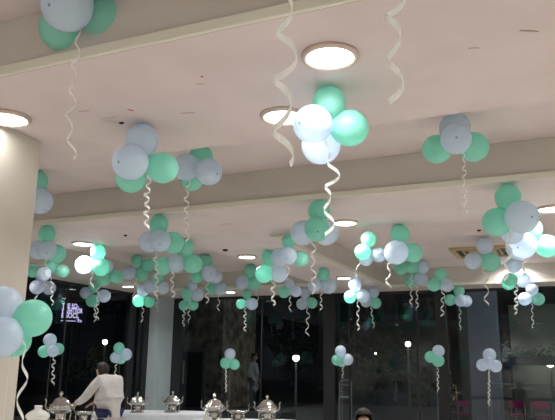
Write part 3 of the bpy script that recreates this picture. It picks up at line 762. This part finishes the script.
# ------------------------------------------------------------------ outside at night
struct('ground', bx(-60, 40, -20, 90, -.4, -.21), noisy('night paving', (.05, .055, .05), (.035, .04, .035), 1.2, .9))
struct('terrace', bx(-26, 14, YF+.16, 30, -.205, -.01), noisy('terrace paving', (.09, .09, .095), (.07, .07, .075), 1.5, .7))
M['leaf'] = noisy('leaves', (.10, .16, .05), (.05, .09, .03), 8, .8)
M['bark'] = mat('bark', (.08, .06, .045), .9); M['metal'] = mat('grey metal', (.35, .36, .37), .45, .5)
def foliage(n, R, leaf, zs=.8, seed=1):
    rnd = random.Random(seed); bm = bmesh.new()
    cl = [(Vector((rnd.gauss(0, .45), rnd.gauss(0, .45), rnd.gauss(0, .4)*zs))*R, R*rnd.uniform(.25, .45)) for _ in range(12)]
    for i in range(n):
        c, r = rnd.choice(cl); d = Vector((rnd.gauss(0, 1), rnd.gauss(0, 1), rnd.gauss(0, 1))).normalized()
        p = c+d*r*rnd.uniform(.6, 1); u = Vector((rnd.gauss(0, 1), rnd.gauss(0, 1), rnd.gauss(0, .6))).normalized(); w = u.cross(d)
        w = w.normalized()*leaf*.45 if w.length > .01 else Vector((leaf, 0, 0)); u = u*leaf
        a = [bm.verts.new(p-u), bm.verts.new(p+w+d*leaf*.15), bm.verts.new(p+u), bm.verts.new(p-w+d*leaf*.15)]
        bm.faces.new(a)
    return bm
def tree(px, y, h, R, label, n=1600, leaf=.14, seed=1, z0=-.21, name='tree', group='trees in the dark beyond the glass'):
    p = at_y(px, 370, y); root = empty(name, (p.x, p.y, z0)); tag(root, label, 'tree', group)
    bm = bmesh.new(); tube(bm, [(0, 0, 0), (.05, 0, h*.3), (-.04, .05, h*.6), (.0, 0, h)], [.14, .11, .08, .04], 8)
    for k in range(4):
        a = k*1.6+seed; tube(bm, [(0, 0, h*.5), (math.cos(a)*R*.4, math.sin(a)*R*.4, h*.85)], [.06, .02], 6)
    obj('trunk', bm, M['bark'], root, True)
    c = obj('crown', foliage(n, R, leaf, seed=seed), M['leaf'], root); c.location = (0, 0, h)
tree(375, 34, 1.6, 1.2, 'lit green bush like tree under the smallest street light', seed=3)
tree(394, 39, 3.0, 1.5, 'dark wide tree beside the street lamp pole', seed=4)
tree(352, 46, 3.2, 1.7, 'dark tree behind the balloons above the metal chair', seed=5)
tree(428, 32, 1.2, 1.1, 'yellow green shrub tree near the window post', seed=6)
tree(105, 30, 2.0, 1.6, 'leafy tree under the floodlight above the person in white', seed=7)
tree(292, 52, 3.2, 1.9, 'dark tree behind the round white lamp', seed=8)
def lamp(px, py, y, r, label, pole=True, e=18, col=(1, .95, .82), arm=False):
    p = at_y(px, py, y); root = empty('street_lamp', (p.x, p.y, -.21)); tag(root, label, 'street lamp', 'lamps shining outside')
    h = p.z+.21
    if pole:
        obj('pole', tube(bmesh.new(), [(0, 0, 0), (0, 0, h-r*.9)], [.06, .04], 10), M['metal'], root)
        bm = bmesh.new(); lathe(bm, [(0, -.02), (r*.6, -.02), (r*.7, 0), (r*.3, .05), (0, .05)], 14); bmesh.ops.translate(bm, verts=bm.verts, vec=(0, 0, h+r*.8)); obj('cap', bm, M['metal'], root)
    bm = bmesh.new(); bmesh.ops.create_uvsphere(bm, u_segments=16, v_segments=12, radius=r)
    bmesh.ops.translate(bm, verts=bm.verts, vec=(0, 0, h))
    obj('globe', bm, mat('lamp globe', (1, 1, 1), .5, emit=e, ecol=col), root, True)
lamp(408, 344, 33, .13, 'street lamp glowing on a tall pole above the dark trees', e=14, col=(1, .82, .62))
lamp(296, 358, 26, .13, 'white globe lamp shining low in the second glass bay', e=18)
lamp(105, 342, 27, .12, 'white globe lamp shining above the person in white', e=18)
lamp(550, 363, 24.5, .13, 'strong white globe lamp by the photo edge above the magenta chairs', e=18)
lamp(375.5, 353.5, 36, .05, 'tiny lamp over the lit green tree', e=10)
# stone building seen through the first far bay
def building(px0, px1, y, z1, m, label, depth=3):
    a = at_y(px0, 370, y); b = at_y(px1, 370, y)
    root = empty('building', ((a.x+b.x)/2, y, -.21)); tag(root, label, 'building'); w = (b.x-a.x)/2
    obj('wall', bx(-w, w, 0, depth, 0, z1), m, root)
    obj('roof', bx(-w-.2, w+.2, -.2, depth, z1, z1+.2), M['metal'], root)
    return root, w
def brick():
    m = noisy('rubble stone', (.34, .29, .22), (.10, .085, .07), 2.6, .9, .35, .65, .5, detail=8); return m
r1, w = building(150, 222, 24, 6.2, brick(), 'rubble stone building with a dark door beyond the first far bay')
gm = mat('door dark', (.03, .03, .03), .4); fm_ = mat('door frame grey', (.16, .16, .15), .6)
cx = at_y(187, 370, 24).x-r1.location.x
obj('door', bx(cx-.75, cx+.75, -.05, 0, 0, 2.35), gm, r1)
bm = bmesh.new(); box(bm, cx-.9, cx-.75, -.08, 0, 0, 2.5); box(bm, cx+.75, cx+.9, -.08, 0, 0, 2.5); box(bm, cx-.75, cx+.75, -.08, 0, 2.35, 2.5); obj('door_frame', bm, fm_, r1)
obj('notice', bx(cx-.45, cx-.1, -.07, -.051, 1.1, 2.0), mat('notice paper', (.45, .40, .30), .8), r1)
r2, w = building(318, 470, 52, 9.5, noisy('dim render', (.16, .17, .16), (.12, .13, .12), .5, .9), 'long grey building with small windows far behind the trees', 6)
for k in range(9):
    x = -w+1.2+k*(2*w-2.4)/8
    f = obj('window', bx(x-.5, x+.5, -.06, 0, 5.4, 7.0), mat('sash', (.05, .05, .05), .6), r2)
    obj('pane', bx(x-.42, x+.42, -.08, -.061, 5.48, 6.92), mat('dark pane', (.02, .025, .03), .1), f)
# left outside: purple LED sign on a dark kiosk wall
pc = at_x(72, 312, -14.5)
r3 = empty('led_sign', (pc.x, pc.y, pc.z)); tag(r3, 'purple white glowing sign with four short text lines outside the glass wall', 'sign')
dirn = (O-pc); dirn.z = 0; rz = math.atan2(dirn.y, dirn.x)+PI/2; r3.rotation_euler = (0, 0, rz)
u = (at_depth(1, 0, 1)-at_depth(0, 0, 1)).length*(pc-O).dot(fw)
obj('board', bx(-15*u, 15*u, .02, .10, -12*u, 12*u), M['black'], r3)
em = mat('lit letters', (.7, .6, 1), .5, emit=.9, ecol=(.72, .62, 1))
for i, (t, hh, yy) in enumerate((('THE 5O-', 4.6, 5.2), ('WASHTTIOR', 4.6, .6), ('E SOCL', 4.6, -4.2), ('----------- To', 2.6, -8.2))):
    cu = bpy.data.curves.new('lettering', 'FONT'); cu.body = t; cu.size = hh*u*1.45; cu.align_x = 'LEFT'; cu.extrude = .004; cu.offset = .12*u
    to = bpy.data.objects.new('tmp', cu); C.objects.link(to); bpy.context.view_layer.update()
    me = bpy.data.meshes.new_from_object(to.evaluated_get(bpy.context.evaluated_depsgraph_get())); bpy.data.objects.remove(to)
    me.materials.clear(); me.materials.append(em)
    wd = max(v.co.x for v in me.vertices); tw = (16, 20, 17, 20)[i]*u
    for v in me.vertices: v.co.x *= tw/wd
    lo = bpy.data.objects.new('lettering', me); C.objects.link(lo); lo.parent = r3; lo.rotation_euler = (PI/2, 0, 0); lo.location = (-10*u, .012, yy*u-1.5*u)
obj('post', tube(bmesh.new(), [(0, .13, -pc.z-.2), (0, .13, 12*u)], .06, 8), M['frame'], r3)
# white metal chair outside
def garden_chair(px, py0, py1, y, label, m, w=.34):
    lo, hi = at_y(px, py1, y), at_y(px, py0, y); h = hi.z-.05
    root = empty('garden_chair', (lo.x, lo.y, -.01), .25); tag(root, label, 'chair')
    b = lo.z
    bm = bmesh.new(); tube(bm, [(-w/2, 0, 0), (-w/2, 0, h-.06), (-w/2+.05, 0, h), (w/2-.05, 0, h), (w/2, 0, h-.06), (w/2, 0, 0)], .016, 8)
    tube(bm, [(-w/2, 0, h-.14), (w/2, 0, h-.14)], .012, 6); tube(bm, [(-w/2, 0, b+.0), (w/2, 0, b)], .014, 6)
    for k in range(5): tube(bm, [(-w/2+.02, 0, b+.05+k*.09), (-w/2+.09, 0, b+.05+k*.09)], .008, 6)
    obj('back_frame', bm, m, root)
    obj('seat', bx(-w/2, w/2, -.42, 0, b-.03, b), m, root)
    for s in (-1, 1): obj('leg', tube(bmesh.new(), [(s*(w/2-.01), -.40, b-.02), (s*(w/2-.01), -.42, 0)], .014, 8), m, root)
garden_chair(345.5, 378, 396, 19.2, 'white metal chair frame standing outside below the low balloons', mat('white enamel', (.55, .56, .55), .4))
# terrace pier, ledge with plants, rail, magenta chairs, small ladder
ty = 22.0
a = at_y(470, 370, ty); b = at_y(499, 370, ty)
struct('pillar', bx(a.x, b.x, ty, ty+.8, -.01, 4.2), noisy('terrace pier', (.30, .33, .42), (.26, .29, .38), 2, .8))
struct('wall_terrace', bx(b.x+.1, 8, 25.5, 25.8, -.01, 3.9), noisy('terrace wall', (.22, .24, .20), (.16, .18, .15), 1.5, .85))
struct('wall_terrace', bx(-3.9, a.x-.1, 25.5, 25.8, -.01, 3.9), noisy('terrace wall b', (.18, .19, .18), (.13, .14, .13), 1.5, .85))
x0 = at_y(503, 350, 23.4).x
root = empty('planter', (x0+1.6, 23.6, -.01)); tag(root, 'long trough of green plants beside the lit terrace pier', 'planter')
zt = at_y(520, 357, 23.4).z
obj('trough', bx(-1.6, 2.2, -.15, .15, zt-.25, zt), M['frame'], root)
for s in (-1.4, 0, 2.0): obj('post', bx(s-.04, s+.04, -.04, .04, 0, zt-.25), M['frame'], root)
bm = bmesh.new(); rnd = random.Random(5)
for i in range(900):
    p = Vector((rnd.uniform(-1.6, 2.2), rnd.uniform(-.2, .2), zt+abs(rnd.gauss(0, .14)))); u_ = Vector((rnd.gauss(0, 1), rnd.gauss(0, 1), rnd.gauss(0, 1))).normalized()*.07; w_ = u_.orthogonal().normalized()*.03
    bm.faces.new([bm.verts.new(p-u_), bm.verts.new(p+w_), bm.verts.new(p+u_), bm.verts.new(p-w_)])
fo = obj('foliage', bm, noisy('planter leaves', (.10, .24, .10), (.05, .13, .06), 6, .7), root); fo['kind'] = 'stuff'
root = empty('handrail', (0, 21.2, -.01)); tag(root, 'thin grey metal handrail crossing the terrace', 'handrail')
xa = at_y(487, 385, 21.2).x; xb = at_y(600, 385, 21.2).x; zh = at_y(520, 384, 21.2).z
obj('rail', tube(bmesh.new(), [(xa, 0, zh), (xb, 0, zh-.02)], .022, 8), M['metal'], root)
obj('rail', tube(bmesh.new(), [(xa, 0, zh-.12), (xb, 0, zh-.14)], .012, 8), M['metal'], root)
for k in range(4):
    x = xa+(xb-xa)*k/3; obj('post', tube(bmesh.new(), [(x, 0, 0), (x, 0, zh)], .018, 8), M['metal'], root)
mag = mat('magenta cloth', (.45, .03, .16), .8)
for px, lab in ((463, 'magenta chair at the foot of the small ladder'), (517, 'magenta chair below the handrail, middle of the three'), (541, 'magenta chair nearest the photo edge under the strong lamp')):
    p = at_y(px, 402, 19.6); chair((p.x, p.y, -.01), PI+.2, lab, mag, 'dining_chair', 'chair', 'magenta chairs on the terrace', hs=.46, hb=p.z+.03)
p = at_y(452, 400, 20.2); zt = at_y(452, 384, 20.2).z
root = empty('step_ladder', (p.x, p.y, -.01), .1); tag(root, 'small wooden ladder with amber fairy lights on the terrace', 'ladder')
wd_ = mat('pale wood', (.38, .33, .22), .7)
for s in (-1, 1): obj('side_rail', tube(bmesh.new(), [(s*.17, 0, 0), (s*.12, 0, zt)], .015, 6), wd_, root)
for k in range(5): z = .2+k*(zt-.3)/4; obj('rung', tube(bmesh.new(), [(-.15, 0, z), (.15, 0, z)], .012, 6), wd_, root)
am = mat('amber bulb', (1, .6, .1), .5, emit=.8, ecol=(1, .55, .12))
rnd = random.Random(3)
for k in range(9):
    bm = bmesh.new(); bmesh.ops.create_icosphere(bm, subdivisions=1, radius=.014); bmesh.ops.translate(bm, verts=bm.verts, vec=(rnd.uniform(-.2, .2), -.02, zt*rnd.uniform(.62, 1.03))); obj('bulb', bm, am, root)
# unseen fill lights added to brighten the terrace and stone building
for x, y, z, e in ((-.4, 21.0, 3.6, 20), (-8.5, 21.5, 4.2, 60), (-3.4, 30, 3.6, 2.5)):
    ld = bpy.data.lights.new('terrace_light', 'POINT'); ld.energy = e; ld.shadow_soft_size = .12; ld.color = (.9, .95, 1)
    lo = bpy.data.objects.new('terrace_light', ld); C.objects.link(lo); lo.location = (x, y, z)

# ------------------------------------------------------------------ world and view
w = bpy.data.worlds.new('night'); bpy.context.scene.world = w; w.use_nodes = True
w.node_tree.nodes['Background'].inputs[0].default_value = (.012, .014, .02, 1)
w.node_tree.nodes['Background'].inputs[1].default_value = .06
sc = bpy.context.scene
sc.view_settings.view_transform = 'Standard'; sc.view_settings.look = 'None'
sc.view_settings.exposure = .78; sc.view_settings.gamma = 1
sc.cycles.use_denoising = True; sc.cycles.max_bounces = 8; sc.cycles.diffuse_bounces = 5
sc.cycles.sample_clamp_indirect = 6; sc.cycles.caustics_reflective = False; sc.cycles.caustics_refractive = False
sc.cycles.transparent_max_bounces = 12
